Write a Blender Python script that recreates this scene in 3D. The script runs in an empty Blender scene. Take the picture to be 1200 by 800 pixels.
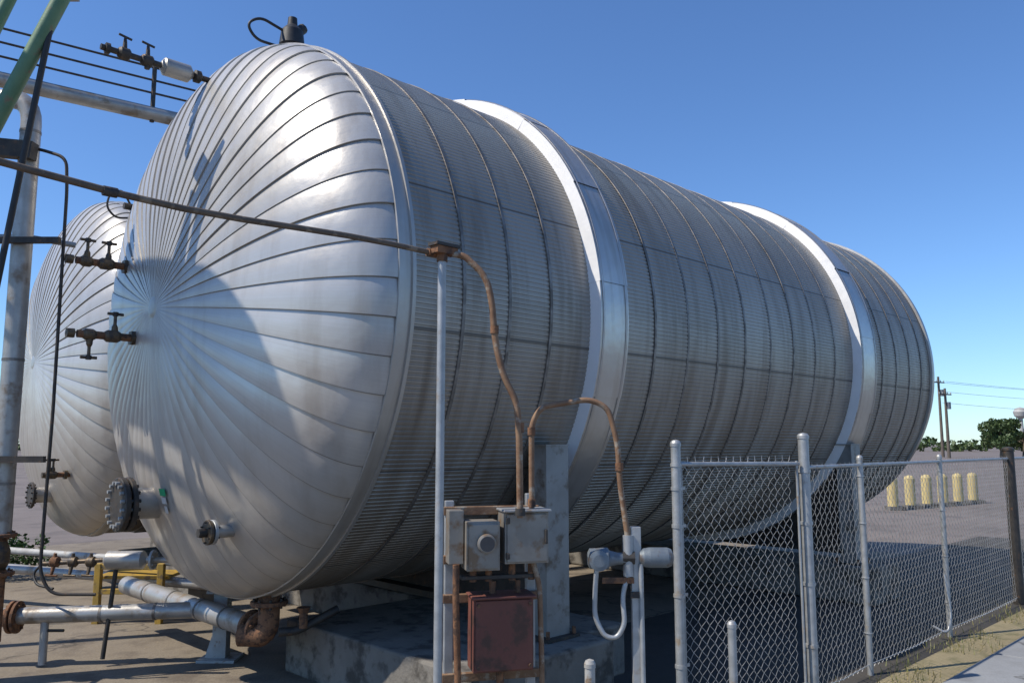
import bpy, math, random
from mathutils import Vector, Matrix, noise
random.seed(7)
PI=math.pi
sc=bpy.context.scene
sc.view_settings.view_transform='Standard'
try: sc.view_settings.look='None'
except Exception: pass
sc.view_settings.exposure=0
SUN_EL=math.radians(50.6); SUN_H=(-.944,-.329)

# ------------------------------------------------------------ world + sun
w=bpy.data.worlds.new("World"); sc.world=w; w.use_nodes=True
nt=w.node_tree; nt.nodes.clear()
sky=nt.nodes.new("ShaderNodeTexSky"); sky.sky_type='NISHITA'; sky.sun_disc=False
sky.sun_elevation=SUN_EL; sky.sun_rotation=math.atan2(SUN_H[0],SUN_H[1])%(2*PI)
sky.altitude=0; sky.air_density=1.0; sky.dust_density=.1; sky.ozone_density=1.3
tint=nt.nodes.new("ShaderNodeMix"); tint.data_type='RGBA'; tint.blend_type='MULTIPLY'; tint.inputs[0].default_value=1
tint.inputs[7].default_value=(.72,1.0,1.38,1)
bg=nt.nodes.new("ShaderNodeBackground"); bg.inputs[1].default_value=.122
wo=nt.nodes.new("ShaderNodeOutputWorld")
nt.links.new(sky.outputs[0],tint.inputs[6]); nt.links.new(tint.outputs[2],bg.inputs[0]); nt.links.new(bg.outputs[0],wo.inputs[0])
sl=bpy.data.lights.new("sun","SUN"); sl.energy=5.0; sl.angle=math.radians(.5); sl.color=(1,.93,.82)
so=bpy.data.objects.new("sun",sl); sc.collection.objects.link(so)
L=Vector((SUN_H[0]*math.cos(SUN_EL),SUN_H[1]*math.cos(SUN_EL),math.sin(SUN_EL)))
so.rotation_euler=L.to_track_quat('Z','Y').to_euler(); so.location=(-20,-3,30)

# ------------------------------------------------------------ camera
cd=bpy.data.cameras.new("camera"); cam=bpy.data.objects.new("camera",cd); sc.collection.objects.link(cam)
cam.location=(0,0,1.7); cam.rotation_euler=(math.radians(97.1),0,0)
cd.sensor_width=36; cd.lens=28.65; cd.clip_start=.05; cd.clip_end=3000
sc.camera=cam

# ------------------------------------------------------------ materials
class NT:
    def __init__(s,name):
        s.m=bpy.data.materials.new(name); s.m.use_nodes=True
        s.t=s.m.node_tree; s.t.nodes.clear()
        s.out=s.n("ShaderNodeOutputMaterial"); s.p=s.n("ShaderNodeBsdfPrincipled")
        s.l(s.p.outputs[0],s.out.inputs[0]); s._tc=None
    def n(s,k,**kw):
        x=s.t.nodes.new(k)
        for a,b in kw.items(): setattr(x,a,b)
        return x
    def l(s,a,b): s.t.links.new(a,b)
    def tc(s,which="Object"):
        if not s._tc: s._tc=s.n("ShaderNodeTexCoord")
        return s._tc.outputs[which]
    def noise(s,scale,detail=4,rough=.55,vec=None,mscale=None):
        v=vec or s.tc()
        if mscale:
            mp=s.n("ShaderNodeMapping"); mp.inputs['Scale'].default_value=mscale; s.l(v,mp.inputs[0]); v=mp.outputs[0]
        x=s.n("ShaderNodeTexNoise"); x.inputs['Scale'].default_value=scale; x.inputs['Detail'].default_value=detail
        x.inputs['Roughness'].default_value=rough; s.l(v,x.inputs['Vector']); return x.outputs['Fac']
    def ramp(s,fac,stops):
        r=s.n("ShaderNodeValToRGB"); e=r.color_ramp.elements
        while len(e)<len(stops): e.new(.5)
        for i,(p,c) in enumerate(stops):
            e[i].position=p; e[i].color=(c,c,c,1) if isinstance(c,(int,float)) else (*c,1)
        s.l(fac,r.inputs[0]); return r.outputs[0]
    def mix(s,fac,a,b,mode='MIX'):
        x=s.n("ShaderNodeMix",data_type='RGBA',blend_type=mode)
        for i,v in ((0,fac),(6,a),(7,b)):
            if isinstance(v,(int,float)): x.inputs[i].default_value=v
            elif isinstance(v,tuple): x.inputs[i].default_value=(*v,1)
            else: s.l(v,x.inputs[i])
        return x.outputs[2]
    def math(s,op,a,b=0):
        x=s.n("ShaderNodeMath",operation=op)
        for i,v in ((0,a),(1,b)):
            if isinstance(v,(int,float)): x.inputs[i].default_value=v
            else: s.l(v,x.inputs[i])
        return x.outputs[0]
    def set(s,k,v):
        i=s.p.inputs[k]
        if isinstance(v,(int,float)): i.default_value=v
        elif isinstance(v,tuple): i.default_value=(*v,1)
        else: s.l(v,i)
    def bump(s,h,strength=.3,dist=.01):
        b=s.n("ShaderNodeBump"); b.inputs['Strength'].default_value=strength; b.inputs['Distance'].default_value=dist
        s.l(h,b.inputs['Height']); s.l(b.outputs[0],s.p.inputs['Normal'])

def simple(name,c1,c2,rough=.6,metal=0.,scale=8,bump=.15,c3=None,s3=30,t3=.62,bd=.004):
    m=NT(name); f=m.noise(scale,5,.6)
    col=m.mix(m.ramp(f,[(.35,0.),(.65,1.)]),c1,c2)
    if c3:
        f3=m.noise(s3,4,.6); k=m.ramp(f3,[(t3-.06,0.),(t3+.06,1.)]); col=m.mix(k,col,c3)
        if metal>.3: m.set('Metallic',m.math('MULTIPLY',m.math('SUBTRACT',1,k),metal))
        else: m.set('Metallic',metal)
    else: m.set('Metallic',metal)
    m.set('Base Color',col)
    m.set('Roughness',m.math('ADD',m.math('MULTIPLY',f,.25),rough-.12))
    if bump: m.bump(m.noise(scale*9,3),bump,bd)
    return m.m

def mk_head():
    m=NT("stainless_gores")
    uv=m.tc("UV"); sp=m.n("ShaderNodeSeparateXYZ"); m.l(uv,sp.inputs[0])
    fr=m.math('FRACT',sp.outputs[0]); fl=m.math('FLOOR',sp.outputs[0])
    wn=m.n("ShaderNodeTexWhiteNoise",noise_dimensions='1D'); m.l(fl,wn.inputs['W'])
    big=m.noise(.9,5,.55); st=m.noise(1,6,.6,mscale=(5,5,.7)); fine=m.noise(26,4,.6)
    base=m.mix(m.ramp(big,[(.3,0.),(.7,1.)]),(.46,.44,.41),(.58,.565,.535))
    base=m.mix(m.math('MULTIPLY',wn.outputs['Value'],.3),base,(.38,.365,.345))
    base=m.mix(m.math('MULTIPLY',m.ramp(st,[(.5,0.),(.75,1.)]),.5),base,(.30,.255,.21))
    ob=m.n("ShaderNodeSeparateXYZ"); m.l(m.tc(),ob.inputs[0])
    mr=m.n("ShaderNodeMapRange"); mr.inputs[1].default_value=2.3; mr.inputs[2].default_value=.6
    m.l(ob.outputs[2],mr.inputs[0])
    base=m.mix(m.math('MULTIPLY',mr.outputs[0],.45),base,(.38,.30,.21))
    dist=m.math('MINIMUM',fr,m.math('SUBTRACT',1,fr))
    seam=m.math('MULTIPLY',m.ramp(dist,[(.006,1.),(.026,0.)]),m.ramp(sp.outputs[1],[(.0,.8),(.6,.5),(.85,.15),(.97,.0)]))
    base=m.mix(seam,base,(.10,.085,.07))
    cb=m.n("ShaderNodeCombineXYZ"); m.l(m.math('MULTIPLY',sp.outputs[0],9),cb.inputs[0]); m.l(m.math('MULTIPLY',sp.outputs[1],1.5),cb.inputs[1])
    br=m.noise(1.6,5,.65,vec=cb.outputs[0])
    base=m.mix(m.math('MULTIPLY',m.ramp(br,[(.42,0.),(.7,1.)]),.25),base,(.34,.325,.305))
    m.set('Base Color',base); m.set('Metallic',.36); m.set('Specular IOR Level',.35)
    r=m.math('ADD',m.math('MULTIPLY',br,.26),m.math('ADD',m.math('MULTIPLY',wn.outputs['Value'],.06),.20))
    m.set('Roughness',m.math('ADD',r,m.math('MULTIPLY',seam,.3)))
    m.bump(m.math('ADD',m.noise(2.6,3,.5),m.math('MULTIPLY',fine,.08)),.34,.03)
    return m.m
def mk_shell():
    m=NT("ribbed_aluminium_cladding")
    st=m.noise(1,6,.62,mscale=(7,.7,.7)); big=m.noise(.8,4); fine=m.noise(40,3)
    uv=m.tc("UV"); sp=m.n("ShaderNodeSeparateXYZ"); m.l(uv,sp.inputs[0])
    wn=m.n("ShaderNodeTexWhiteNoise",noise_dimensions='2D'); fx=m.math('FLOOR',sp.outputs[0]); fy=m.math('FLOOR',sp.outputs[1])
    cb=m.n("ShaderNodeCombineXYZ"); m.l(fx,cb.inputs[0]); m.l(fy,cb.inputs[1]); m.l(cb.outputs[0],wn.inputs['Vector'])
    base=m.mix(m.ramp(big,[(.3,0.),(.7,1.)]),(.335,.31,.275),(.43,.40,.355))
    base=m.mix(m.math('MULTIPLY',wn.outputs['Value'],.4),base,(.26,.24,.21))
    base=m.mix(m.math('MULTIPLY',m.ramp(st,[(.47,0.),(.68,1.)]),.6),base,(.17,.14,.11))
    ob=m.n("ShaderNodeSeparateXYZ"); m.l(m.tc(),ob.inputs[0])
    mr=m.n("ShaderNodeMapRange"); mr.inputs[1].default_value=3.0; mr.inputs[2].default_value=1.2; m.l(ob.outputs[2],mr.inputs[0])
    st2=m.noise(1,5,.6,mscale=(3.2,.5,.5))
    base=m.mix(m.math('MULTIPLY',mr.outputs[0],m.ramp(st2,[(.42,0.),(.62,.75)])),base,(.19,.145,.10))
    fy2=m.math('FRACT',sp.outputs[1]); ln=m.ramp(m.math('MINIMUM',fy2,m.math('SUBTRACT',1,fy2)),[(.004,1.),(.011,0.)])
    base=m.mix(m.math('MULTIPLY',ln,.7),base,(.06,.055,.05))
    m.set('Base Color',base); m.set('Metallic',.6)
    m.set('Roughness',m.math('ADD',m.math('MULTIPLY',fine,.2),.38))
    m.bump(big,.4,.03)
    return m.m
def mk_band(name,c1,c2,metal,rough,dirt=.4):
    m=NT(name); st=m.noise(1,6,.6,mscale=(14,1.1,1.1)); big=m.noise(1.6,5)
    base=m.mix(m.ramp(big,[(.3,0.),(.7,1.)]),c1,c2)
    base=m.mix(m.math('MULTIPLY',m.ramp(st,[(.5,0.),(.75,1.)]),dirt),base,(.30,.25,.19))
    m.set('Base Color',base); m.set('Metallic',metal)
    m.set('Roughness',m.math('ADD',m.math('MULTIPLY',m.noise(20,3),.2),rough-.1))
    m.bump(m.noise(3,3),.35,.03); return m.m
M={}
M['head']=mk_head(); M['shell']=mk_shell()
M['band']=mk_band("band_cladding",(.46,.435,.40),(.57,.545,.51),.7,.36,.5)
M['rim']=mk_band("rim_cladding",(.38,.36,.33),(.48,.46,.425),.6,.42,.5)
M['sunlit_bandface']=mk_band("band_edge_sunlit",(.80,.79,.77),(.85,.84,.83),.1,.5,.15)  # edge faces far paler than the bands: sunlight put into the colour
M['strap']=simple("steel_strap",(.26,.24,.22),(.13,.115,.10),.5,.6,12,.2)
M['galv']=simple("galvanised_steel",(.32,.33,.33),(.42,.425,.425),.5,.5,14,.15,(.25,.20,.15),9,.64)
M['leg']=simple("grey_leg_steel",(.24,.235,.22),(.31,.305,.285),.6,.3,5,.2,(.15,.12,.09),6,.60)
M['wire']=simple("galvanised_wire",(.42,.43,.43),(.55,.55,.55),.45,.5,6,0)
M['rust']=simple("rusty_steel",(.15,.07,.035),(.26,.13,.065),.85,.1,14,.6,(.08,.045,.03),30,.55)
M['rustlight']=simple("rusted_conduit",(.27,.165,.095),(.17,.09,.05),.75,.2,10,.4,(.33,.28,.22),18,.60)
M['oldconduit']=simple("tarnished_conduit",(.15,.115,.085),(.09,.07,.055),.7,.3,8,.4,(.24,.19,.14),16,.60)
M['brass']=simple("weathered_brass",(.17,.12,.07),(.10,.075,.05),.5,.5,22,.3,(.05,.04,.035),34,.55)
M['dark']=simple("dark_steel",(.035,.032,.03),(.07,.06,.05),.6,.3,14,.2,(.13,.075,.045),24,.64)
M['black']=simple("black_rubber",(.012,.012,.013),(.025,.025,.026),.55,0,14,.1)
M['jacket']=simple("pipe_jacket",(.44,.425,.40),(.33,.315,.29),.42,.5,6,.25,(.22,.17,.12),5,.60)
M['white']=simple("weathered_white_paint",(.44,.44,.42),(.32,.31,.29),.6,0,9,.2,(.22,.155,.10),16,.62)
M['green']=simple("green_paint",(.08,.17,.09),(.12,.22,.12),.5,0,7,.2,(.18,.13,.08),14,.62)
M['yellow']=simple("yellow_paint",(.46,.28,.04),(.33,.22,.05),.6,0,9,.2,(.16,.11,.06),14,.60)
M['beige']=simple("beige_paint",(.62,.48,.20),(.50,.40,.19),.7,0,4,.2,(.28,.22,.15),12,.66)
M['concrete']=simple("foundation_concrete",(.15,.135,.115),(.215,.195,.165),.92,0,3,.6,(.075,.066,.055),5,.55,bd=.01)
M['boxgrey']=simple("enclosure_steel",(.22,.20,.175),(.31,.29,.255),.5,.4,5,.2,(.18,.115,.065),9,.58)
M['redbox']=simple("red_oxide_enclosure",(.13,.042,.03),(.18,.062,.042),.65,.05,5,.4,(.075,.035,.024),10,.56)
M['fitting']=simple("grey_cast_fitting",(.13,.155,.18),(.18,.205,.22),.5,.3,18,.25,(.12,.10,.085),14,.60)
M['glass']=simple("meter_glass",(.05,.055,.06),(.08,.085,.09),.15,0,5,0)
M['sticker']=simple("green_label",(.02,.32,.12),(.03,.36,.15),.5,0,5,0)
M['label']=simple("white_label",(.6,.6,.58),(.5,.5,.48),.5,0,5,0)
M['bark']=simple("bark",(.11,.085,.06),(.16,.125,.09),.9,0,3,.5)
M['pole']=simple("wood_pole",(.10,.08,.065),(.14,.115,.09),.9,0,3,.3)
def leafmat(name,c1,c2):
    m=NT(name); g=m.n("ShaderNodeNewGeometry")
    m.set('Base Color',m.mix(g.outputs['Random Per Island'],c1,c2)); m.set('Roughness',.6)
    return m.m
M['leaf']=leafmat("tree_foliage",(.035,.07,.02),(.10,.14,.045))
M['leafhedge']=leafmat("hedge_foliage",(.03,.08,.02),(.07,.13,.035))
M['grass']=leafmat("dry_grass_blades",(.30,.24,.10),(.14,.17,.05))

# ------------------------------------------------------------ mesh builder
class B:
    def __init__(s): s.v=[]; s.f=[]; s.mi=[]; s.sm=[]; s.uv=[]; s.mats=[]
    def mid(s,m):
        if m not in s.mats: s.mats.append(m)
        return s.mats.index(m)
    def add(s,vs,fs,mat,smooth=False,uvs=None):
        o=len(s.v); s.v+= [tuple(v) for v in vs]; k=s.mid(mat)
        for i,f in enumerate(fs):
            s.f.append([o+j for j in f]); s.mi.append(k); s.sm.append(smooth)
            s.uv.append(uvs[i] if uvs else [(0,0)]*len(f))
    def box(s,c,size,mat,rz=0,R=None):
        hx,hy,hz=[x/2 for x in size]; R=R or Matrix.Rotation(rz,3,'Z')
        vs=[Vector(c)+R@Vector((x*hx,y*hy,z*hz)) for x in(-1,1) for y in(-1,1) for z in(-1,1)]
        s.add(vs,[(0,1,3,2),(4,6,7,5),(0,4,5,1),(2,3,7,6),(0,2,6,4),(1,5,7,3)],mat)
    def tube(s,pts,r,mat,seg=12,fillet=0,cap=True,smooth=True):
        P=[Vector(p) for p in pts]
        if fillet>0 and len(P)>2:
            Q=[P[0]]
            for i in range(1,len(P)-1):
                a=(P[i-1]-P[i]); b=(P[i+1]-P[i]); k=min(fillet,a.length*.48,b.length*.48)
                A=P[i]+a.normalized()*k; C=P[i]+b.normalized()*k
                for j in range(7):
                    t=j/6; Q.append(A*(1-t)**2+P[i]*2*t*(1-t)+C*t*t)
            Q.append(P[-1]); P=Q
        rs=r if isinstance(r,(list,tuple)) else [r]*len(P)
        T=[]
        for i in range(len(P)):
            a=P[max(i-1,0)]; b=P[min(i+1,len(P)-1)]; T.append((b-a).normalized() if (b-a).length>1e-9 else Vector((0,0,1)))
        up=Vector((0,0,1)) if abs(T[0].z)<.9 else Vector((1,0,0))
        N=T[0].cross(up).normalized(); vs=[]
        for i in range(len(P)):
            N=(N-T[i]*N.dot(T[i])).normalized(); Bn=T[i].cross(N)
            for j in range(seg):
                a=2*PI*j/seg; vs.append(P[i]+(N*math.cos(a)+Bn*math.sin(a))*rs[i])
        fs=[]
        for i in range(len(P)-1):
            for j in range(seg):
                k=(j+1)%seg; fs.append((i*seg+j,i*seg+k,(i+1)*seg+k,(i+1)*seg+j))
        s.add(vs,fs,mat,smooth)
        if cap:
            n0=len(P)-1
            s.add(vs[:seg],[tuple(range(seg))],mat); s.add(vs[n0*seg:],[tuple(range(seg))[::-1]],mat)
    def lathe(s,o,ax,prof,mat,seg=24,smooth=False):
        o=Vector(o); ax=Vector(ax).normalized()
        up=Vector((0,0,1)) if abs(ax.z)<.9 else Vector((1,0,0)); N=ax.cross(up).normalized(); Bn=ax.cross(N)
        def ring(t,r): return [o+ax*t+(N*math.cos(2*PI*j/seg)+Bn*math.sin(2*PI*j/seg))*r for j in range(seg)]
        for (t0,r0),(t1,r1) in zip(prof[:-1],prof[1:]):
            vs=ring(t0,r0)+ring(t1,r1)
            s.add(vs,[(j,(j+1)%seg,seg+(j+1)%seg,seg+j) for j in range(seg)],mat,abs(t1-t0)>1e-6)
        for t,r in (prof[0],prof[-1]):
            if r>1e-3: s.add(ring(t,r),[tuple(range(seg))],mat)
    def flange(s,o,ax,r,th,mat,bolts=8,boltmat=None,br=None):
        o=Vector(o); ax=Vector(ax).normalized()
        s.lathe(o,ax,[(0,r*.96),(th*.12,r),(th*.88,r),(th,r*.96)],mat,32)
        up=Vector((0,0,1)) if abs(ax.z)<.9 else Vector((1,0,0)); N=ax.cross(up).normalized(); Bn=ax.cross(N)
        for j in range(bolts):
            a=2*PI*(j+.5)/bolts; c=o+(N*math.cos(a)+Bn*math.sin(a))*r*.8
            s.lathe(c-ax*th*.6,ax,[(0,r*.075),(th*2.2,r*.075)],boltmat or mat,6)
    def obj(s,name,parent=None,loc=None,bevel=0,fix=True):
        me=bpy.data.meshes.new(name); me.from_pydata(s.v,[],s.f)
        for m in s.mats: me.materials.append(M[m])
        me.polygons.foreach_set("material_index",s.mi); me.polygons.foreach_set("use_smooth",s.sm)
        uvl=me.uv_layers.new(name="UVMap"); fl=[c for f in s.uv for p in f for c in p]; uvl.data.foreach_set("uv",fl)
        me.update()
        if fix:
            import bmesh
            bm=bmesh.new(); bm.from_mesh(me); bmesh.ops.recalc_face_normals(bm,faces=bm.faces); bm.to_mesh(me); bm.free()
        ob=bpy.data.objects.new(name,me); sc.collection.objects.link(ob)
        if parent: ob.parent=parent
        if loc: ob.location=loc
        if bevel:
            b=ob.modifiers.new("bevel",'BEVEL'); b.width=bevel; b.segments=2; b.limit_method='ANGLE'; b.angle_limit=math.radians(50)
        return ob
def empty(name,loc=(0,0,0),rz=0):
    e=bpy.data.objects.new(name,None); e.empty_display_size=.3; e.location=loc; e.rotation_euler=(0,0,rz); sc.collection.objects.link(e); return e

# ------------------------------------------------------------ tank frame (local x = axis, local y = away from camera side, z up)
R=2.062; CZ=2.66; HA=.668; AX=math.radians(44.13); ORG=Vector((-2.083,6.2,0)); LEN=8.63
DV=Vector((math.cos(AX),math.sin(AX),0)); NV=Vector((DV.y,-DV.x,0))
def TW(s,n,z): return ORG+DV*s+NV*n+Vector((0,0,z))     # tank coords -> world
def cyl_pt(s,r,th): return Vector((s,-r*math.cos(th),CZ+r*math.sin(th)))
def build_head(sign,s0,e=.975):
    b=B(); N=56; SU=6; SK=30
    jits=[random.uniform(-.003,.003) for _ in range(N)]
    for g in range(N):
        jit=jits[g]; tilt=random.uniform(-.003,.003)
        vs=[];uv=[]
        for i in range(SK+1):
            k=(PI/2)*(i/SK)*.985
            rr=R*math.cos(k)**e; ss=HA*math.sin(k)**e
            fade=min(1,rr/(.9))
            for j in range(SU+1):
                fr=j/SU; th=2*PI*(g+fr)/N
                off=(.010*(1-fr)+.005*math.sin(PI*fr)+jit+tilt*(i/SK-.5))*fade
                nr=Vector((math.sin(k)/HA,math.cos(k)/R)).normalized()
                r2=rr+off*nr.y; s2=ss+off*nr.x
                p=cyl_pt(0,r2,th); p.x=s0+sign*s2; vs.append(p); uv.append((g+fr,i/SK))
        fs=[];fu=[]
        W=SU+1
        for i in range(SK):
            for j in range(SU):
                q=(i*W+j,i*W+j+1,(i+1)*W+j+1,(i+1)*W+j); fs.append(q); fu.append([uv[x] for x in q])
        b.add(vs,fs,'head',True,fu)
        nx=[]
        for i in range(SK+1):
            k=(PI/2)*(i/SK)*.985; rr=R*math.cos(k)**e; ss=HA*math.sin(k)**e; fade=min(1,rr/.9); th=2*PI*g/N
            nr=Vector((math.sin(k)/HA,math.cos(k)/R)).normalized()
            for off in (-.006*fade,(.010+jit)*fade):
                p=cyl_pt(0,rr+off*nr.y,th); p.x=s0+sign*(ss+off*nr.x); nx.append(p)
        b.add(nx,[(2*i,2*i+1,2*i+3,2*i+2) for i in range(SK)],'rim')
    ax=Vector((sign,0,0)); b.lathe(Vector((s0+sign*(HA-.012),0,CZ)),ax,[(0,.085),(.012,.08),(.018,.05),(.02,.0001)],'rim',32)
    return b
def build_rims():
    b=B()
    for s0,sg in ((0,-1),(LEN,1)):
        prof=[(-.035,.006),(-.033,.018),(.0,.019),(.055,.019),(.057,.032),(.082,.032),(.084,.004)]
        for (a,ra),(c,rc) in zip(prof[:-1],prof[1:]):
            vs=[];n=168
            for j in range(n):
                th=2*PI*j/n; vs+= [cyl_pt(s0-sg*a,R+ra,th),cyl_pt(s0-sg*c,R+rc,th)]
            b.add(vs,[(2*j,2*j+1,(2*j+3)%(2*n),(2*j+2)%(2*n)) for j in range(n)],'rim',True)
    return b
B1=(1.707,2.03); B2=(6.19,6.60)
hoops=[.48,.88,1.28]+[2.5+.462*i for i in range(8)]+[7.0,7.42,7.84,8.24]
def build_shell():
    b=B(); NR=400
    cuts=[.06]+hoops+[LEN-.06]; cuts.sort()
    prof=[(0,0),(.12,.0045),(.62,.0045),(.74,0)]
    for ci in range(len(cuts)-1):
        s0,s1=cuts[ci],cuts[ci+1]; dr=random.uniform(-.003,.003)
        vs=[]
        for ss in (s0,s1):
            for k in range(NR):
                for (p,hh) in prof:
                    th=2*PI*(k+p)/NR; vs.append(cyl_pt(ss,R+dr+hh,th))
        n=NR*4; fs=[];fu=[]
        for j in range(n):
            q=(j,(j+1)%n,n+(j+1)%n,n+j); fs.append(q)
            y0=j/n*14+.3; y1=(j+1)/n*14+.3
            fu.append([(ci+.1,y0),(ci+.1,y1),(ci+.9,y1),(ci+.9,y0)])
        b.add(vs,fs,'shell',False,fu)
    for s0 in hoops:
        n=180; prof2=[(-.013,.004),(-.012,.010),(.012,.010),(.013,.004)]
        for (a,ra),(c,rc) in zip(prof2[:-1],prof2[1:]):
            vs=[]
            for j in range(n):
                th=2*PI*j/n; vs+=[cyl_pt(s0+a,R+ra,th),cyl_pt(s0+c,R+rc,th)]
            b.add(vs,[(2*j,2*j+1,(2*j+3)%(2*n),(2*j+2)%(2*n)) for j in range(n)],'strap',True)
    return b
def build_bands():
    b=B()
    for (a,c) in (B1,B2):
        n=16; RB=R+.10
        for g in range(n):
            jit=random.uniform(-.003,.003); m=10; vs=[]
            for j in range(m+1):
                th=2*PI*(g+j/m)/n+.1; o=jit+.006*(1-j/m)
                vs+=[cyl_pt(a,RB+o,th),cyl_pt(c,RB+o,th)]
            b.add(vs,[(2*j,2*j+1,2*j+3,2*j+2) for j in range(m)],'band',True)
            for s0,ins in ((a,-.003),(c,.003)):
                vs=[]
                for j in range(m+1):
                    th=2*PI*(g+j/m)/n+.1; o=jit+.006*(1-j/m)
                    vs+=[cyl_pt(s0+ins*(1 if g%2 else 2),R-.01,th),cyl_pt(s0,RB+o,th)]
                b.add(vs,[(2*j,2*j+1,2*j+3,2*j+2) for j in range(m)],'sunlit_bandface',True)
        for s0 in (a+.03,c-.03):
            vs=[];n2=160
            for j in range(n2):
                th=2*PI*j/n2; vs+=[cyl_pt(s0-.006,RB+.004,th),cyl_pt(s0,RB+.013,th),cyl_pt(s0+.006,RB+.004,th)]
            k=3*n2
            b.add(vs,[((3*j+q)%k,(3*j+q+1)%k,(3*j+q+4)%k,(3*j+q+3)%k) for j in range(n2) for q in (0,1)],'band',True)
    return b
def build_saddles():
    b=B()
    for si,(a,c) in enumerate((B1,B2)):
        sm=a-.30 if si==0 else a+.1
        for y in (-1.9,1.9):
            b.box((sm,y,1.04),(.19,.17,1.28),'leg'); b.box((sm,y-.09*(1 if y<0 else -1)*-1*-1,1.04),(.225,.012,1.28),'leg')
            b.box((sm,y,.392),(.32,.30,.02),'dark')
            b.box((sm,y,1.685),(.24,.2,.012),'leg')
            for qx in(-.13,.13):
                for qy in(-.12,.12): b.lathe((sm+qx,y+qy,.4),(0,0,1),[(0,.014),(.05,.014)],'rust',6)
        n=24; vs=[]
        for i in range(n+1):
            y=-1.8+3.6*i/n; zt=CZ-math.sqrt(R*R-y*y)+.01
            vs+=[(sm,y,.55),(sm,y,max(zt,.56))]
        b.add(vs,[(2*i,2*i+1,2*i+3,2*i+2) for i in range(n)],'dark')
        b.box((sm,0,.52),(.2,3.7,.05),'dark')
    return b
tank=empty("horizontal_storage_tank",ORG,AX)
hd=build_head(-1,0).obj("near_head",tank,fix=True)
fh=build_head(1,LEN).obj("far_head",tank)
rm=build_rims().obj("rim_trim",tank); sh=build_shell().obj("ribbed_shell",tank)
bn=build_bands().obj("girth_bands",tank); sd=build_saddles().obj("saddle_legs",tank,bevel=0)
b=B()
b.box((1.05,-1.18,.19),(1.3,2.13,.38),'concrete'); b.box((1.95,.2,.18),(.48,4.3,.37),'concrete')
b.box((6.35,0,.2),(.7,4.5,.38),'concrete')
fd=b.obj("foundation_blocks",tank,bevel=.02)

b=B()
def tap(s,n,z,length,big=1.0,handle=1):
    y=-n; ax=(-1,0,0)
    b.lathe((s+.05,y,z),ax,[(0,.028*big),(length,.028*big)],'rust',12)
    b.lathe((s-.02,y,z),ax,[(0,.055*big),(.03,.055*big)],'brass',6)
    b.lathe((s-.12,y,z),ax,[(0,.034),(.02,.045),(.09,.045),(.11,.03)],'brass',10)
    b.lathe((s-length*.62,y,z),ax,[(0,.03),(.02,.042),(.07,.042),(.09,.028)],'brass',8)
    b.lathe((s-length+.03,y,z),ax,[(0,.036),(.05,.036)],'brass',6)
    for off,dz in ((.16,1),(length*.62+.04,-1 if handle>1 else 1)):
        b.lathe((s-off,y,z),(0,0,dz),[(0,.026),(.07,.022),(.09,.012),(.16,.012)],'brass',8)
        b.tube([(s-off-.055,y,z+dz*.165),(s-off+.055,y,z+dz*.165)],.011,'brass',8)
        b.lathe((s-off,y,z+dz*.15),(0,0,dz),[(0,.02),(.03,.02)],'dark',6)
tap(-.60,-.71,3.07,.44); tap(-.64,-.35,2.47,.46,1.0,2)
zt=4.46; y=0.0
b.lathe((-.22,y,zt),(-1,0,0),[(0,.022),(.9,.022)],'dark',10)
b.lathe((-.40,y,zt),(-1,0,0),[(0,.03),(.015,.05),(.05,.05),(.06,.03)],'dark',8)
b.lathe((-.47,y,zt),(-1,0,0),[(0,.03),(.03,.066),(.21,.066),(.235,.03)],'jacket',18)
for o in (.76,.92):
    b.lathe((-o,y,zt),(-1,0,0),[(0,.03),(.015,.046),(.07,.046),(.085,.03)],'dark',8)
    b.lathe((-o-.04,y,zt),(0,0,1),[(0,.02),(.09,.014),(.13,.008)],'dark',8)
    b.tube([(-o-.04-.045,y,zt+.135),(-o-.04+.045,y,zt+.12)],.009,'dark',8)
b.lathe((-1.06,y,zt),(-1,0,0),[(0,.04),(.03,.04)],'dark',6)
b.lathe((-.8,y,zt),(0,0,-1),[(0,.02),(.06,.02)],'dark',6)
b.lathe((-.35,.22,1.27),(-1,0,0),[(0,.11),(.32,.11)],'jacket',28)
b.flange((-.67,.22,1.27),(-1,0,0),.19,.035,'dark',16,'dark'); b.flange((-.72,.22,1.27),(-1,0,0),.19,.04,'dark',16,'galv')
b.lathe((-.30,-.79,1.14),(-1,0,0),[(0,.04),(.2,.04)],'jacket',18)
b.flange((-.50,-.79,1.14),(-1,0,0),.078,.022,'galv',6,'dark'); b.flange((-.53,-.79,1.14),(-1,0,0),.078,.022,'brass',6,'dark')
b.lathe((-.545,-.79,1.14),(-1,0,0),[(0,.03),(.06,.03)],'dark',6)
b.lathe((-.2,1.3,3.72),(-1,0,0),[(0,.03),(.28,.03)],'dark',8)
b.tube([(-.42,1.3,3.73),(-.5,1.3,3.86),(-.6,1.3,3.8),(-.62,1.3,3.68),(-.54,1.3,3.6),(-.42,1.28,3.62)],.009,'black',6,.05)
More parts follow.
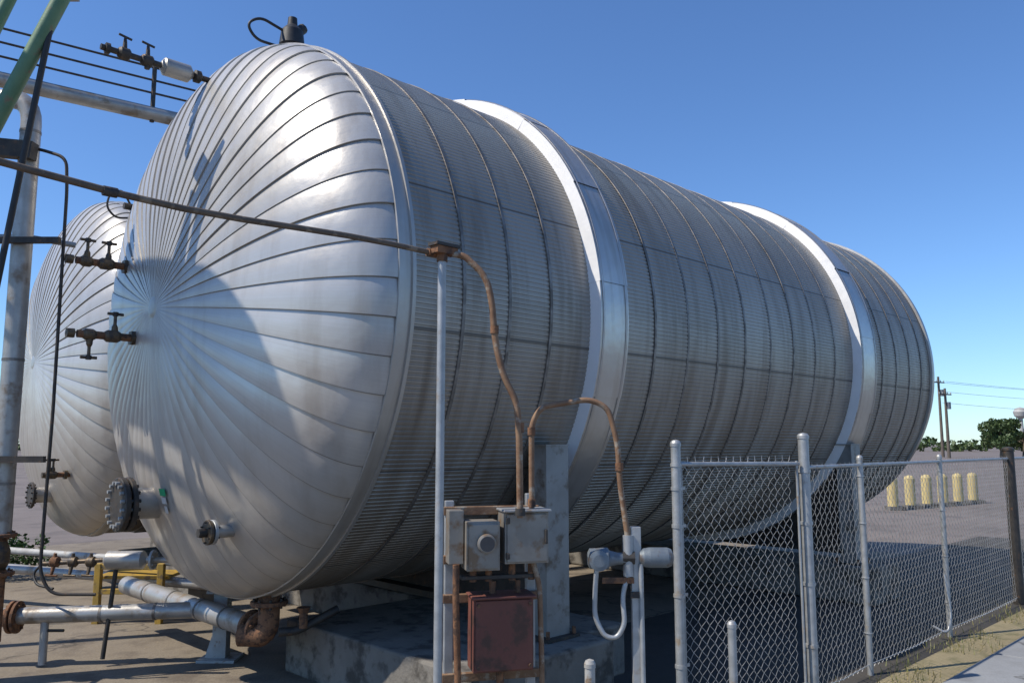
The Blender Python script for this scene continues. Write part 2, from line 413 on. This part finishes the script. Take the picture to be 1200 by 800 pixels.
# relief valve on top with cable loop
b.lathe((.15,-.36,4.62),(0,0,1),[(0,.09),(.05,.09),(.06,.055),(.14,.055)],'dark',14)
b.lathe((.15,-.36,4.75),(0,0,1),[(0,.075),(.03,.10),(.15,.085),(.20,.04),(.26,.035),(.27,.0001)],'black',14)
b.lathe((.10,-.36,4.80),(.9,0,1),[(0,.04),(.22,.04)],'black',8)
b.tube([(.08,-.36,4.88),(-.12,-.36,4.92),(-.22,-.34,4.84),(-.14,-.34,4.74),(.08,-.36,4.74)],.011,'black',6,.08)
b.tube([(.08,-.45,.74),(.08,-.45,.36),(-.06,-.30,.36)],.075,'rust',16,.14)
b.flange((.08,-.45,.60),(0,0,-1),.13,.03,'rust',8,'dark')
ft=b.obj("fittings",tank)
b=B()
def headpt(n,z,off=.026,e=.975):
    r=math.hypot(n,z-CZ); k=math.acos(min(1,(r/R)**(1/e))); s=-HA*math.sin(k)**e
    nv=Vector((s/HA**2,-n/R**2,(z-CZ)/R**2)).normalized()
    return Vector((s,-n,z))+nv*off
for (n0,n1,z0,z1,mt) in ((.0,.10,1.34,1.39,'sticker'),(.01,.09,1.285,1.33,'label'),(.03,.08,1.22,1.27,'label')):
    b.add([headpt(n0,z0),headpt(n1,z0),headpt(n1,z1),headpt(n0,z1)],[(0,1,2,3)],mt)
b.obj("inspection_label",tank)

t2=empty("horizontal_storage_tank.001",TW(.5,-5.1,0),AX)
for o,nm in ((hd,"near_head"),(fh,"far_head"),(rm,"rim_trim"),(sh,"ribbed_shell"),(bn,"girth_bands"),(sd,"saddle_legs"),(fd,"foundation_blocks")):
    c=bpy.data.objects.new(nm,o.data); sc.collection.objects.link(c); c.parent=t2
b=B(); tap(-.45,.9,1.35,.25)
b.lathe((-.3,-.2,1.1),(-1,0,0),[(0,.09),(.3,.09)],'jacket',20); b.flange((-.62,-.2,1.1),(-1,0,0),.15,.03,'dark',12)
b.obj("fittings",t2)

# ------------------------------------------------------------ ground, yard, walkway
def sheet(name,pts,z,mat,sub=0):
    me=bpy.data.meshes.new(name); me.from_pydata([(p[0],p[1],z) for p in pts],[],[tuple(range(len(pts)))]); me.materials.append(mat)
    o=bpy.data.objects.new(name,me); sc.collection.objects.link(o); return o
def groundmat(name,c1,c2,dark,sc1=.5,crack=True,pebble=60,rough=.92):
    m=NT(name); f=m.noise(sc1,7,.62); f2=m.noise(pebble,3,.7); f3=m.noise(sc1*4,6,.6)
    c=m.mix(m.ramp(f,[(.34,0.),(.66,1.)]),c1,c2)
    c=m.mix(m.math('MULTIPLY',m.ramp(f3,[(.48,0.),(.66,1.)]),.7),c,dark)
    c=m.mix(m.math('MULTIPLY',m.ramp(f2,[(.3,1.),(.6,0.)]),.45),c,dark)
    h=m.math('ADD',f2,m.math('MULTIPLY',f3,.6))
    if crack:
        v=m.n("ShaderNodeTexVoronoi",feature='DISTANCE_TO_EDGE'); v.inputs['Scale'].default_value=.45
        wv=m.n("ShaderNodeVectorMath",operation='ADD'); nz=m.n("ShaderNodeTexNoise"); nz.inputs['Scale'].default_value=2.2; nz.inputs['Detail'].default_value=5
        m.l(m.tc(),nz.inputs['Vector']); m.l(m.tc(),wv.inputs[0]); m.l(nz.outputs['Color'],wv.inputs[1]); m.l(wv.outputs[0],v.inputs['Vector'])
        k=m.ramp(v.outputs['Distance'],[(.004,1.),(.014,0.)]); c=m.mix(m.math('MULTIPLY',k,.6),c,(.05,.042,.035))
    m.set('Base Color',c); m.set('Roughness',rough); m.bump(h,.5,.01); return m.m
G0=groundmat("dusty_asphalt",(.165,.135,.118),(.235,.195,.17),(.085,.07,.062),.25,False,30)
G1=groundmat("stained_concrete",(.20,.165,.12),(.27,.225,.17),(.09,.07,.052),.7)
G2=groundmat("dark_asphalt",(.045,.04,.035),(.085,.076,.066),(.028,.026,.022),.6,True,80)
G3=groundmat("pale_concrete",(.25,.255,.26),(.31,.32,.325),(.18,.18,.18),.8,True,90)
G4=groundmat("dry_verge",(.34,.27,.15),(.42,.34,.20),(.16,.15,.06),1.6,False,110)
me=bpy.data.meshes.new("ground"); me.from_pydata([(-900,-900,0),(900,-900,0),(900,900,0),(-900,900,0)],[],[(0,1,2,3)]); me.materials.append(G0)
g=bpy.data.objects.new("ground",me); sc.collection.objects.link(g)
def TS(name,s0,s1,n0,n1,z,mat):
    return sheet(name,[TW(s0,n0,0),TW(s0,n1,0),TW(s1,n1,0),TW(s1,n0,0)][::1],z,mat)
TS("concrete_pad",-9,10.5,-9.5,.9,.004,G1)
TS("asphalt_yard",-3,14,.9,3.35,.004,G2)
TS("dry_verge",-3,22,3.35,3.72,.005,G4)
b=B()
M['walk']=G3
for i in range(14):
    s0=-3+1.9*i
    c=TW(s0+.94,5.75,.0); b.box(c,(1.88,4.04,.1),'walk',rz=AX)
b.obj("concrete_walkway",bevel=.012)
b=B()
for i in range(2600):
    s=random.uniform(.5,14); n=3.45+random.gauss(0,.14)
    if noise.noise(Vector((s*1.3,n*2,0)))<-.05: continue
    p=TW(s,n,0); hgt=random.uniform(.02,.10); a=random.uniform(0,PI); wv=Vector((math.cos(a),math.sin(a),0))*.004
    tip=p+Vector((random.gauss(0,.02),random.gauss(0,.02),hgt)); b.add([p-wv,p+wv,tip],[(0,1,2)],'grass')
b.obj("dry_grass",fix=False)

# ------------------------------------------------------------ chain link fence
def wiremesh(b,A,Bp,z0,z1,pitch=.076,r=.0021,mat='wire',sag=0):
    A=Vector(A); Bp=Vector(Bp); D=(Bp-A); Ln=D.length; D.normalize(); Nn=Vector((D.y,-D.x,0))
    k=int(Ln/pitch); nz=int((z1-z0)/(pitch/2))
    for i in range(k):
        for half in (0,1):
            pts=[]
            for j in range(nz+1):
                x=(i+.5*((j+half)%2) + (.5 if half else 0))*pitch
                off=(.004 if (j%2) else -.004)+.012*math.sin(x*2.1+.4)*math.sin(j*.09)
                pts.append(A+D*min(x,Ln)+Nn*off+Vector((0,0,z0+j*pitch/2)))
            vs=[];fs=[]
            for q,p in enumerate(pts):
                vs+=[p+D*r,p+(-D*.5+Nn*.87)*r,p+(-D*.5-Nn*.87)*r]
                if q:
                    o=3*q
                    fs+=[(o-3,o-2,o+1,o),(o-2,o-1,o+2,o+1),(o-1,o-3,o,o+2)]
            p=pts[-1]; vs+=[p+Vector((0,0,.035))+D*random.uniform(-.012,.012)]; o=len(vs)-4
            fs+=[(o,o+1,o+3),(o+1,o+2,o+3)]
            b.add(vs,fs,mat,True)
def post(b,p,h,r,mat='galv',cap=True):
    p=Vector(p); b.lathe(p,(0,0,1),[(0,r),(h,r)],mat,18)
    if cap: b.lathe(p+Vector((0,0,h)),(0,0,1),[(0,r*1.12),(.02,r*1.12),(.035,r*.8),(.042,.0001)],mat,18)
FN=3.24
b=B()
s_start=2.55
P=[TW(s_start+o,FN,0) for o in (0,.90,2.6,4.72,7.1,9.5)]
rad=[.036,.022,.022,.055,.03,.03]
hts=[1.73,1.57,1.56,1.62,1.56,1.56]
for p,r,hh in zip(P,rad,hts): post(b,p,hh,r,'galv' if r!=.055 else 'dark')
for a,c in zip(P[:-1],P[1:]):
    b.tube([a+Vector((0,0,1.535)),c+Vector((0,0,1.535))],.013,'galv',10)
    wiremesh(b,a,c,.05,1.54)
    b.tube([a+Vector((0,0,.08)),(a+c)/2+Vector((0,0,.06)),c+Vector((0,0,.08))],.003,'wire',5)
for z in (.35,.75,1.15,1.5):
    b.lathe(P[0]+Vector((0,0,z)),(0,0,1),[(0,.042),(.022,.042)],'galv',16)
    b.box(P[0]+DV*.05+Vector((0,0,z+.011)),(.05,.012,.02),'galv',rz=AX)
b.tube([P[0]+DV*.06+Vector((0,0,.08)),P[0]+DV*.06+Vector((0,0,1.53))],.006,'galv',6)
for p in P[1:]:
    for z in (.3,.7,1.1,1.45): b.lathe(p+Vector((0,0,z)),(0,0,1),[(0,.029),(.006,.029)],'wire',10)
b.tube([P[2]+Vector((-.05,-.06,.55)),P[2]+Vector((-.03,-.1,.2)),P[2]+Vector((-.1,-.15,.06)),P[2]+Vector((-.2,-.1,.12))],.012,'galv',8,.08)
b.obj("chain_link_fence")
b=B()
ga=Vector((.985,4.95,0)); gb=P[0]+Vector((-.05,-.03,0))
post(b,ga,1.68,.029)
dd=(gb-ga).normalized()
b.tube([ga+Vector((0,0,1.575)),gb+Vector((0,0,1.56))],.014,'galv',12)
b.tube([ga+Vector((0,0,.12)),gb+Vector((0,0,.12))],.017,'galv',12)
b.tube([gb-dd*.02+Vector((0,0,.1)),gb-dd*.02+Vector((0,0,1.58))],.009,'galv',10)
wiremesh(b,ga+dd*.04,gb-dd*.02,.12,1.59,.070,.0023)
for z in (.4,.8,1.2,1.42,1.56):
    b.lathe(ga+Vector((0,0,z)),(0,0,1),[(0,.034),(.02,.034)],'galv',14)
    b.box(ga+dd*.045+Vector((0,0,z+.01)),(.05,.01,.018),'galv',rz=math.atan2(dd.y,dd.x))
b.tube([ga+dd*.045+Vector((0,0,.12)),ga+dd*.045+Vector((0,0,1.56))],.005,'galv',6)
b.obj("chain_link_gate")
b=B(); post(b,(1.25,4.8,0),.66,.024); b.obj("short_pipe_post")
b=B(); post(b,(.385,4.2,0),.6,.026,'white'); b.obj("short_pipe_post.001")

# ------------------------------------------------------------ conduit line with post
b=B()
b.lathe((-.35,4.0,0),(0,0,1),[(0,.021),(2.62,.021)],'galv',14)
b.obj("conduit_support_post")
b=B()
e0=Vector((-.40,4.0,2.645)); dirc=-DV
pts=[e0]
for i in range(1,19):
    t=i*.25; pts.append(e0+dirc*t+Vector((0,0,.012*math.sin(i*.9)-.03*math.sin(min(1,t/2.4)*PI)+.012*t)))
b.tube(pts,.0135,'oldconduit',10)
for i in (6,12): b.lathe(pts[i],dirc,[(0,.019),(.05,.019)],'dark',10)
R3=Matrix.Rotation(AX,3,'Z')
b.box((-.34,4.0,2.655),(.13,.06,.035),'rust',R=R3); b.box((-.34,4.0,2.682),(.15,.075,.016),'dark',R=R3)
b.lathe((-.35,4.0,2.6),(0,0,1),[(0,.028),(.04,.028)],'rust',10)
b.lathe(e0,-DV,[(-.03,.021),(.03,.021)],'rust',10)
b.tube([(-.30,4.02,2.645),(-.24,4.02,2.635),(-.13,4.02,2.53),(-.10,4.02,2.40),(-.085,4.02,2.2),(-.04,4.02,2.02),(.025,4.02,1.90),(.035,4.02,1.75),(.04,4.04,1.34)],.0165,'rustlight',12,.1)
b.lathe((.038,4.03,1.75),(0,0,1),[(0,.023),(.05,.023)],'rust',10); b.lathe((-.087,4.02,2.24),(0,0,1),[(0,.022),(.04,.022)],'rust',10)
b.lathe((.04,4.04,1.35),(0,0,1),[(0,.028),(.035,.028)],'dark',6)
b.obj("electrical_conduit")

# ------------------------------------------------------------ electrical enclosure stand
rz=math.radians(14); Q=Matrix.Rotation(rz,3,'Z')
def E(x,y,z): return Vector((0,4.2,0))+Q@Vector((x,y,0))+Vector((0,0,z))
b=B()
for x in (-.305,.12):
    b.box(E(x,.10,.72),(.045,.04,1.44 if x>0 else 1.38),'galv',rz=rz)
for z in (.55,.93,1.12,1.36): b.box(E(-.09,.075,z),(.50,.03,.042),'rustlight',rz=rz)
b.box(E(-.29,.02,1.24),(.075,.10,.26),'boxgrey',rz=rz)
b.box(E(-.165,-.01,1.20),(.165,.16,.235),'boxgrey',rz=rz)
b.box(E(-.165,-.095,1.20),(.15,.012,.215),'boxgrey',rz=rz)
b.lathe(E(-.155,-.098,1.215),Q@Vector((0,-1,0)),[(0,.045),(.012,.047),(.03,.045),(.034,.038)],'boxgrey',28)
b.lathe(E(-.155,-.131,1.215),Q@Vector((0,-1,0)),[(0,.036),(.002,.036)],'glass',28)
b.box(E(.055,.0,1.235),(.225,.17,.25),'boxgrey',rz=rz)
b.box(E(.055,-.09,1.235),(.205,.012,.232),'boxgrey',rz=rz)
b.box(E(.055,-.01,1.367),(.245,.2,.012),'galv',rz=rz)
b.box(E(.15,-.1,1.24),(.014,.02,.07),'dark',rz=rz)
for z in (1.15,1.32): b.box(E(-.045,-.095,z),(.02,.02,.03),'dark',rz=rz)
for x in (-.2,-.12,0.0,.1): b.lathe(E(x,0,1.02),(0,0,1),[(0,.018),(.08,.018)],'rust',10)
b.box(E(-.06,.02,1.04),(.40,.08,.02),'dark',rz=rz)
b.box(E(-.06,0,.775),(.30,.15,.345),'redbox',rz=rz)
b.box(E(-.06,-.081,.775),(.285,.012,.33),'redbox',rz=rz)
b.box(E(-.06,-.01,.954),(.32,.185,.012),'redbox',rz=rz)
for x in (-.19,.07):
    for z in (.63,.92): b.lathe(E(x,-.087,z),Q@Vector((0,-1,0)),[(0,.009),(.012,.009)],'rust',6)
b.tube([E(-.29,-.03,1.11),E(-.29,-.03,.95),E(-.275,-.03,.5),E(-.275,-.03,0)],.017,'rust',10,.05)
b.tube([E(.10,-.03,1.11),E(.135,-.03,1.0),E(.145,-.03,.6),E(.145,-.03,0)],.014,'rustlight',10,.06)
b.tube([E(-.10,.0,1.02),E(-.10,0,.96)],.018,'rust',10); b.tube([E(.03,0,1.02),E(.03,0,.96)],.014,'rust',10)
b.tube([E(-.06,0,.60),E(-.06,0,0)],.02,'rust',10)
b.obj("electrical_enclosure",bevel=.004)
b=B()
b.tube([(.10,4.2,1.36),(.10,4.2,1.80),(.15,4.2,1.885),(.24,4.2,1.90),(.40,4.2,1.925),(.495,4.2,1.88),(.54,4.2,1.7),(.548,4.2,1.5),(.585,4.2,1.22)],.0145,'rustlight',12,.07)
for p in ((.10,4.2,1.38),(.10,4.2,1.74),(.547,4.2,1.56)): b.lathe(p,(0,0,1),[(0,.021),(.04,.021)],'rust',10)
b.obj("electrical_conduit.001")
b=B()
b.box((.625,4.22,.64),(.05,.05,1.28),'galv')
b.lathe((.38,4.2,1.125),(1,0,0),[(0,.03),(.01,.05),(.10,.055),(.11,.04),(.15,.03),(.23,.028)],'fitting',20)
b.lathe((.43,4.2,1.125),(0,-1,0),[(0,.045),(.07,.045),(.075,.05),(.09,.05),(.095,.03)],'fitting',20)
b.lathe((.64,4.2,1.13),(1,0,0),[(0,.03),(.02,.045),(.05,.05),(.14,.05),(.16,.042),(.17,.02)],'fitting',20)
b.lathe((.585,4.2,1.04),(0,0,1),[(0,.028),(.2,.028)],'galv',12)
b.lathe((.555,4.2,1.13),(1,0,0),[(0,.036),(.06,.036)],'dark',6)
b.tube([(.425,4.19,1.09),(.415,4.19,.98),(.41,4.19,.84),(.46,4.18,.75),(.52,4.18,.745),(.56,4.18,.81),(.55,4.19,.95),(.585,4.2,1.05)],.0125,'galv',12,.07)
b.box((.625,4.19,.95),(.07,.02,.03),'dark'); b.box((.53,4.19,1.02),(.16,.012,.03),'rust')
b.tube([(.645,4.185,1.1),(.648,4.185,0)],.012,'galv',8)
b.obj("junction_box_post",bevel=.003)

# ------------------------------------------------------------ left: riser pipe, conduits
b=B(); X0,Y0=-3.69,6.0
b.tube([(-4.6,6.0,4.33),(X0,Y0,4.33),(X0,Y0,1.05)],.072,'jacket',20,.2)
for z in (1.4,2.3,3.2,4.05): b.lathe((X0,Y0,z),(0,0,1),[(0,.075),(.02,.075)],'strap',20)
b.lathe((X0,Y0,1.0),(0,0,1),[(0,.05),(.1,.05)],'rust',14); b.flange((X0,Y0,1.03),(0,0,1),.11,.025,'rust',8)
b.lathe((X0,Y0,.8),(0,0,1),[(0,.05),(.05,.075),(.13,.075),(.2,.05)],'brass',14); b.flange((X0,Y0,.76),(0,0,1),.11,.025,'rust',8)
b.lathe((X0,Y0,.3),(0,0,1),[(0,.055),(.5,.055)],'rust',14)
b.lathe((X0,Y0-.06,.9),(0,-1,0),[(0,.02),(.14,.02)],'brass',8); b.lathe((X0,Y0-.2,.9),(0,-1,0),[(0,.09),(.015,.09)],'rust',18)
b.obj("riser_pipe")
b=B()
b.tube([(-4.0,6.0,3.97),(-3.62,6,3.93),(-3.40,6,3.86),(-3.38,6,3.6),(-3.37,6,1.94),(-3.385,6,.78),(-3.30,6,.63),(-3.0,6.05,.62)],.0125,'dark',8,.08)
b.obj("tubing_line")
b=B()
b.box((-4.1,5.92,3.93),(1.0,.09,.13),'dark',R=Matrix.Rotation(.1,3,'Y'))
b.box((-3.85,5.9,3.19),(1.0,.04,.045),'dark'); b.box((-3.85,5.9,1.585),(1.0,.04,.045),'dark')
b.box((-4.35,5.9,2.3),(.1,.1,4.6),'dark')
b.tube([(-4.3,6.1,3.27),(-3.72,6.12,3.27),(-3.45,6.3,3.25)],.022,'galv',12)
b.obj("pipe_support_frame")
b=B()
b.tube([(-3.75,5.0,2.7),(-2.86,5.0,4.76)],.05,'green',16)
b.tube([(-3.62,5.0,3.7),(-3.25,5.05,4.76)],.04,'green',14)
b.tube([(-3.26,5,2.3),(-2.95,5,4.76)],.02,'black',10)
b.box((-3.75,5.0,4.80),(1.9,.05,.06),'dark'); b.box((-4.6,5.0,2.38),(.14,.14,4.75),'dark'); b.box((-3.0,5.12,4.68),(.16,.12,.05),'galv')
b.tube([(-4.6,5.0,2.7),(-3.7,5.0,2.72)],.04,'green',12)
b.obj("brace_frame")
b=B()  # out-of-view drum, bars and columns, invented to cast the curved head shadow
dn=Vector((-.59,.807,0)).normalized(); RX=math.atan2(dn.y,dn.x); dp=Vector((dn.y,-dn.x,0))
RA=Vector((-4.12,3.55,5.72))+dn*.30
def rk(t,z,o=0): return RA+dn*t+dp*o+Vector((0,0,z))
b.lathe(rk(0,0),dn,[(0,.0001),(.03,.12),(.12,.22),(.3,.30),(.5,.34),(3.4,.34),(3.7,.2),(3.8,.0001)],'jacket',40)
for t in (.8,1.6,2.4,3.2): b.lathe(rk(t,0),dn,[(0,.35),(.03,.35)],'strap',40)
for z,r_ in ((-.60,.035),(-.82,.03),(-1.02,.025)):
    b.tube([rk(.5,z,0),rk(3.6,z,0)],r_,'yellow',8)
for t in (2.0,3.3):
    p=rk(t,0,0); b.box((p.x,p.y,2.75),(.10,.10,5.45),'dark')
b.obj("unseen_shadow_drum")
b=B()
pd=Vector((1.45,1.09,0)).normalized(); p0=Vector((-5.54,8.4,5.6))
b.tube([p0-pd*2.2,p0+pd*5.5],.085,'jacket',16)
for dz in (.26,.42,.58): b.tube([p0-pd*2.2+Vector((0,0,dz)),p0+pd*5.5+Vector((0,0,dz))],.014,'dark',8)
for t in (-1.2,1.55,3.9): b.tube([p0+pd*t+Vector((0,0,-.1)),p0+pd*t+Vector((0,0,.62))],.028,'dark',8)
for t in (-1.6,4.6):
    p=p0+pd*t; b.box((p.x,p.y,2.75),(.14,.14,5.5),'dark')
b.obj("pipe_bridge")

# ------------------------------------------------------------ ground level piping
b=B()
b.tube([(-5.2,6.35,.36),(-2.5,6.62,.40)],.062,'jacket',18)
b.lathe((-3.9,6.48,.372),(1,.1,0),[(0,.07),(.08,.07)],'rust',16); b.flange((-3.86,6.484,.372),(1,.1,0),.12,.025,'rust',8); b.flange((-3.82,6.488,.372),(1,.1,0),.12,.025,'rust',8)
b.lathe((-3.2,6.55,.385),(1,.1,0),[(0,.066),(.02,.066)],'strap',18); b.lathe((-2.8,6.59,.395),(1,.1,0),[(0,.066),(.02,.066)],'strap',18)
b.tube([(-3.6,6.5,.36),(-3.6,6.5,.02)],.03,'galv',10); b.tube([(-3.1,6.55,.72),(-3.14,6.5,.06)],.018,'dark',8)
b.tube([(-3.6,6.5,.27),(-3.45,6.5,.27)],.012,'dark',6)
b.obj("process_pipe")
b=B()
pA=Vector((-3.5,7.63,.42)); pB=Vector((-1.86,6.04,.40))
b.tube([pA,pB],.08,'jacket',20)
dd2=(pB-pA).normalized()
for t in (.5,1.0,1.5,1.9): b.lathe(pA+dd2*t,dd2,[(0,.084),(.02,.084)],'strap',20)
b.flange(pB,dd2,.12,.03,'rust',8); b.lathe(pB+dd2*.03,dd2,[(0,.07),(.1,.07)],'rust',16); b.flange(pB+dd2*.1,dd2,.12,.03,'rust',8)
b.tube([(-1.62,5.86,.40),(-1.50,5.9,.40),(-1.25,6.05,.52)],.03,'dark',8,.05)
b.lathe((-1.46,5.9,.42),(0,0,1),[(0,.03),(.1,.03),(.14,.05)],'rust',10)
b.obj("process_pipe.001")
b=B()
b.lathe((-3.17,6.5,.80),(1,0,0),[(0,.03),(.03,.07),(.30,.07),(.33,.03)],'jacket',20)
b.tube([(-2.84,6.5,.80),(-2.66,6.5,.80),(-2.45,6.6,.74),(-2.2,6.8,.74)],.025,'jacket',10,.05)
b.flange((-2.80,6.5,.80),(1,0,0),.075,.02,'galv',6)
b.tube([(-3.17,6.5,.80),(-3.65,6.5,.77)],.018,'brass',8)
for x,m_ in ((-3.28,'brass'),(-3.42,'brass'),(-3.56,'rust')):
    b.lathe((x-.03,6.5,.785),(1,0,0),[(0,.024),(.015,.042),(.06,.042),(.075,.024)],m_,8)
    b.lathe((x+.005,6.5,.79),(0,-.4,-1),[(0,.018),(.1,.012)],m_,8); b.tube([(x-.04,6.46,.69),(x+.05,6.46,.685)],.009,m_,6)
    b.lathe((x+.005,6.5,.79),(0,0,1),[(0,.018),(.06,.012)],m_,8)
b.tube([(-3.65,6.5,.77),(-3.72,6.5,.7),(-3.66,6.45,.62),(-3.5,6.4,.6)],.01,'black',8,.05)
b.obj("sample_valve_line")
b=B()
b.box((-2.31,6.72,.26),(.11,.11,.52),'white'); b.box((-2.31,6.72,.012),(.3,.26,.024),'white'); b.box((-2.31,6.72,.53),(.2,.2,.02),'white')
b.add([(-2.42,6.665,.02),(-2.36,6.665,.02),(-2.365,6.665,.2)],[(0,1,2)],'white')
b.obj("pipe_support_stand",bevel=.004)
b=B()
for x in (-3.95,-3.35): b.box((x,8.0,.28),(.06,.06,.56),'yellow')
for z in (.53,.30): b.box((-3.65,8.0,z),(.66,.045,.05),'yellow')
b.box((-3.65,8.25,.42),(.7,.4,.03),'yellow')
b.obj("yellow_step_platform",bevel=.005)
b=B()
b.tube([(-6.6,9.1,.62),(-2.9,7.9,.56)],.035,'white',12); b.tube([(-6.6,9.3,.40),(-2.9,8.0,.36)],.05,'jacket',12)
b.obj("process_pipe.002")

# ------------------------------------------------------------ vegetation
def blob_leaves(b,c,rad,count,size,mat,seed):
    rnd=random.Random(seed)
    cl=[]
    for i in range(16):
        a=rnd.uniform(0,2*PI); u=rnd.uniform(-.8,1); q=rnd.uniform(.35,.85)
        cl.append((Vector((math.cos(a)*rad[0]*q*math.sqrt(max(0,1-u*u*.6)),math.sin(a)*rad[1]*q*math.sqrt(max(0,1-u*u*.6)),u*rad[2]*.75)),rnd.uniform(.22,.42)))
    for i in range(count):
        cc,cr=rnd.choice(cl); v=Vector((rnd.gauss(0,1),rnd.gauss(0,1),rnd.gauss(0,.8))).normalized()*rnd.uniform(.5,1)**.6*cr
        p=Vector(c)+cc+Vector((v.x*rad[0],v.y*rad[1],v.z*rad[2]*1.1))
        A=Vector((rnd.gauss(0,1),rnd.gauss(0,1),rnd.gauss(0,1))).normalized(); Bv=A.cross(Vector((rnd.random(),rnd.random(),rnd.random()+.1))).normalized()
        sz=size*rnd.uniform(.6,1.3)
        b.add([p-A*sz,p+Bv*sz*.6,p+A*sz,p-Bv*sz*.6],[(0,1,2,3)],mat)
for i,(x,y,h,rw) in enumerate(((54.8,92,4.5,2.5),(58.6,94,4.2,3.4))):
    b=B(); base=Vector((x,y,0))
    b.tube([base,base+Vector((.1,0,1.4)),base+Vector((0,.1,h*.7))],[.28,.2,.08],'bark',8)
    for k in range(6):
        a=k*1.05; b.tube([base+Vector((0,0,1.2+.2*k)),base+Vector((math.cos(a)*rw*.35,math.sin(a)*rw*.35,1.8+.2*k)),base+Vector((math.cos(a)*rw*.7,math.sin(a)*rw*.7,2.3+.25*k))],[.1,.07,.03],'bark',6)
    blob_leaves(b,(x,y,h*.58),(rw,rw,h*.38),5200,.16,'leaf',i+3)
    b.obj("broadleaf_tree" if i==0 else "broadleaf_tree.001",fix=False)
b=B()
rnd=random.Random(5)
for i in range(70):
    x=-140+i*5+rnd.uniform(-2,2); hh=rnd.uniform(1.6,2.6)
    blob_leaves(b,(x,170+rnd.uniform(-6,6),hh*.5),(4.2,3,hh*.6),150,.5,'leaf',i+50)
b.obj("distant_tree_line",fix=False)
b=B()
for i in range(4): blob_leaves(b,(-7.3+.4*i,10.3+.1*i,.28),(.36,.34,.30),900,.03,'leafhedge',i+20)
b.obj("hedge",fix=False)

# ------------------------------------------------------------ far background
def upole(name,x,y,h):
    b=B(); b.lathe((x,y,0),(0,0,1),[(0,.19),(h,.13)],'pole',10); b.box((x,y,h-.7),(2.2,.14,.14),'pole',rz=.5)
    for o in (-1,-.4,.4,1): b.lathe((x+o*.9,y+o*.45,h-.62),(0,0,1),[(0,.05),(.2,.05)],'white',6)
    b.lathe((x+.3,y-.1,h-2.4),(0,0,1),[(0,.22),(.8,.22)],'fitting',12); b.obj(name)
upole("utility_pole",52.4,100,9.8); upole("utility_pole.001",50.2,94.5,8.0)
b=B()
for k,(z,o) in enumerate(((9.2,-1),(9.2,1),(8.0,0),(6.6,.4))):
    a=Vector((52.4+o*.9,100,z)); c=Vector((110,118,z+1.5)); pts=[a+(c-a)*(i/12)+Vector((0,0,-1.6*math.sin(PI*i/12))) for i in range(13)]
    b.tube(pts,.018,'black',5)
b.obj("power_lines")
b=B()
b.lathe((148,238,0),(0,0,1),[(0,.7),(9.5,.5)],'white',16); b.lathe((148,238,8.7),(0,0,1),[(0,.6),(.8,1.6),(2.0,1.9),(3.0,1.3),(3.4,.1)],'white',24); b.obj("water_tower")
for i in range(6):
    t=i/5; x=9.75+3.4*t; y=21.2+2.4*t
    b=B(); b.lathe((x,y,0),(0,0,1),[(0,.13),(.78,.13),(.84,.10),(.87,.0001)],'beige',16)
    b.box((x+.05,y,.05),(.4,.34,.1),'concrete'); b.obj("bollard" if i==0 else "bollard.%03d"%i)
b=B()
b.box((36,96,1.0),(9,6,2.0),'beige'); b.box((36,96,2.1),(9.4,6.4,.2),'white')
for i in range(4): b.box((32.8+2*i,92.98,1.2),(.9,.05,.8),'dark')
b.obj("low_building")
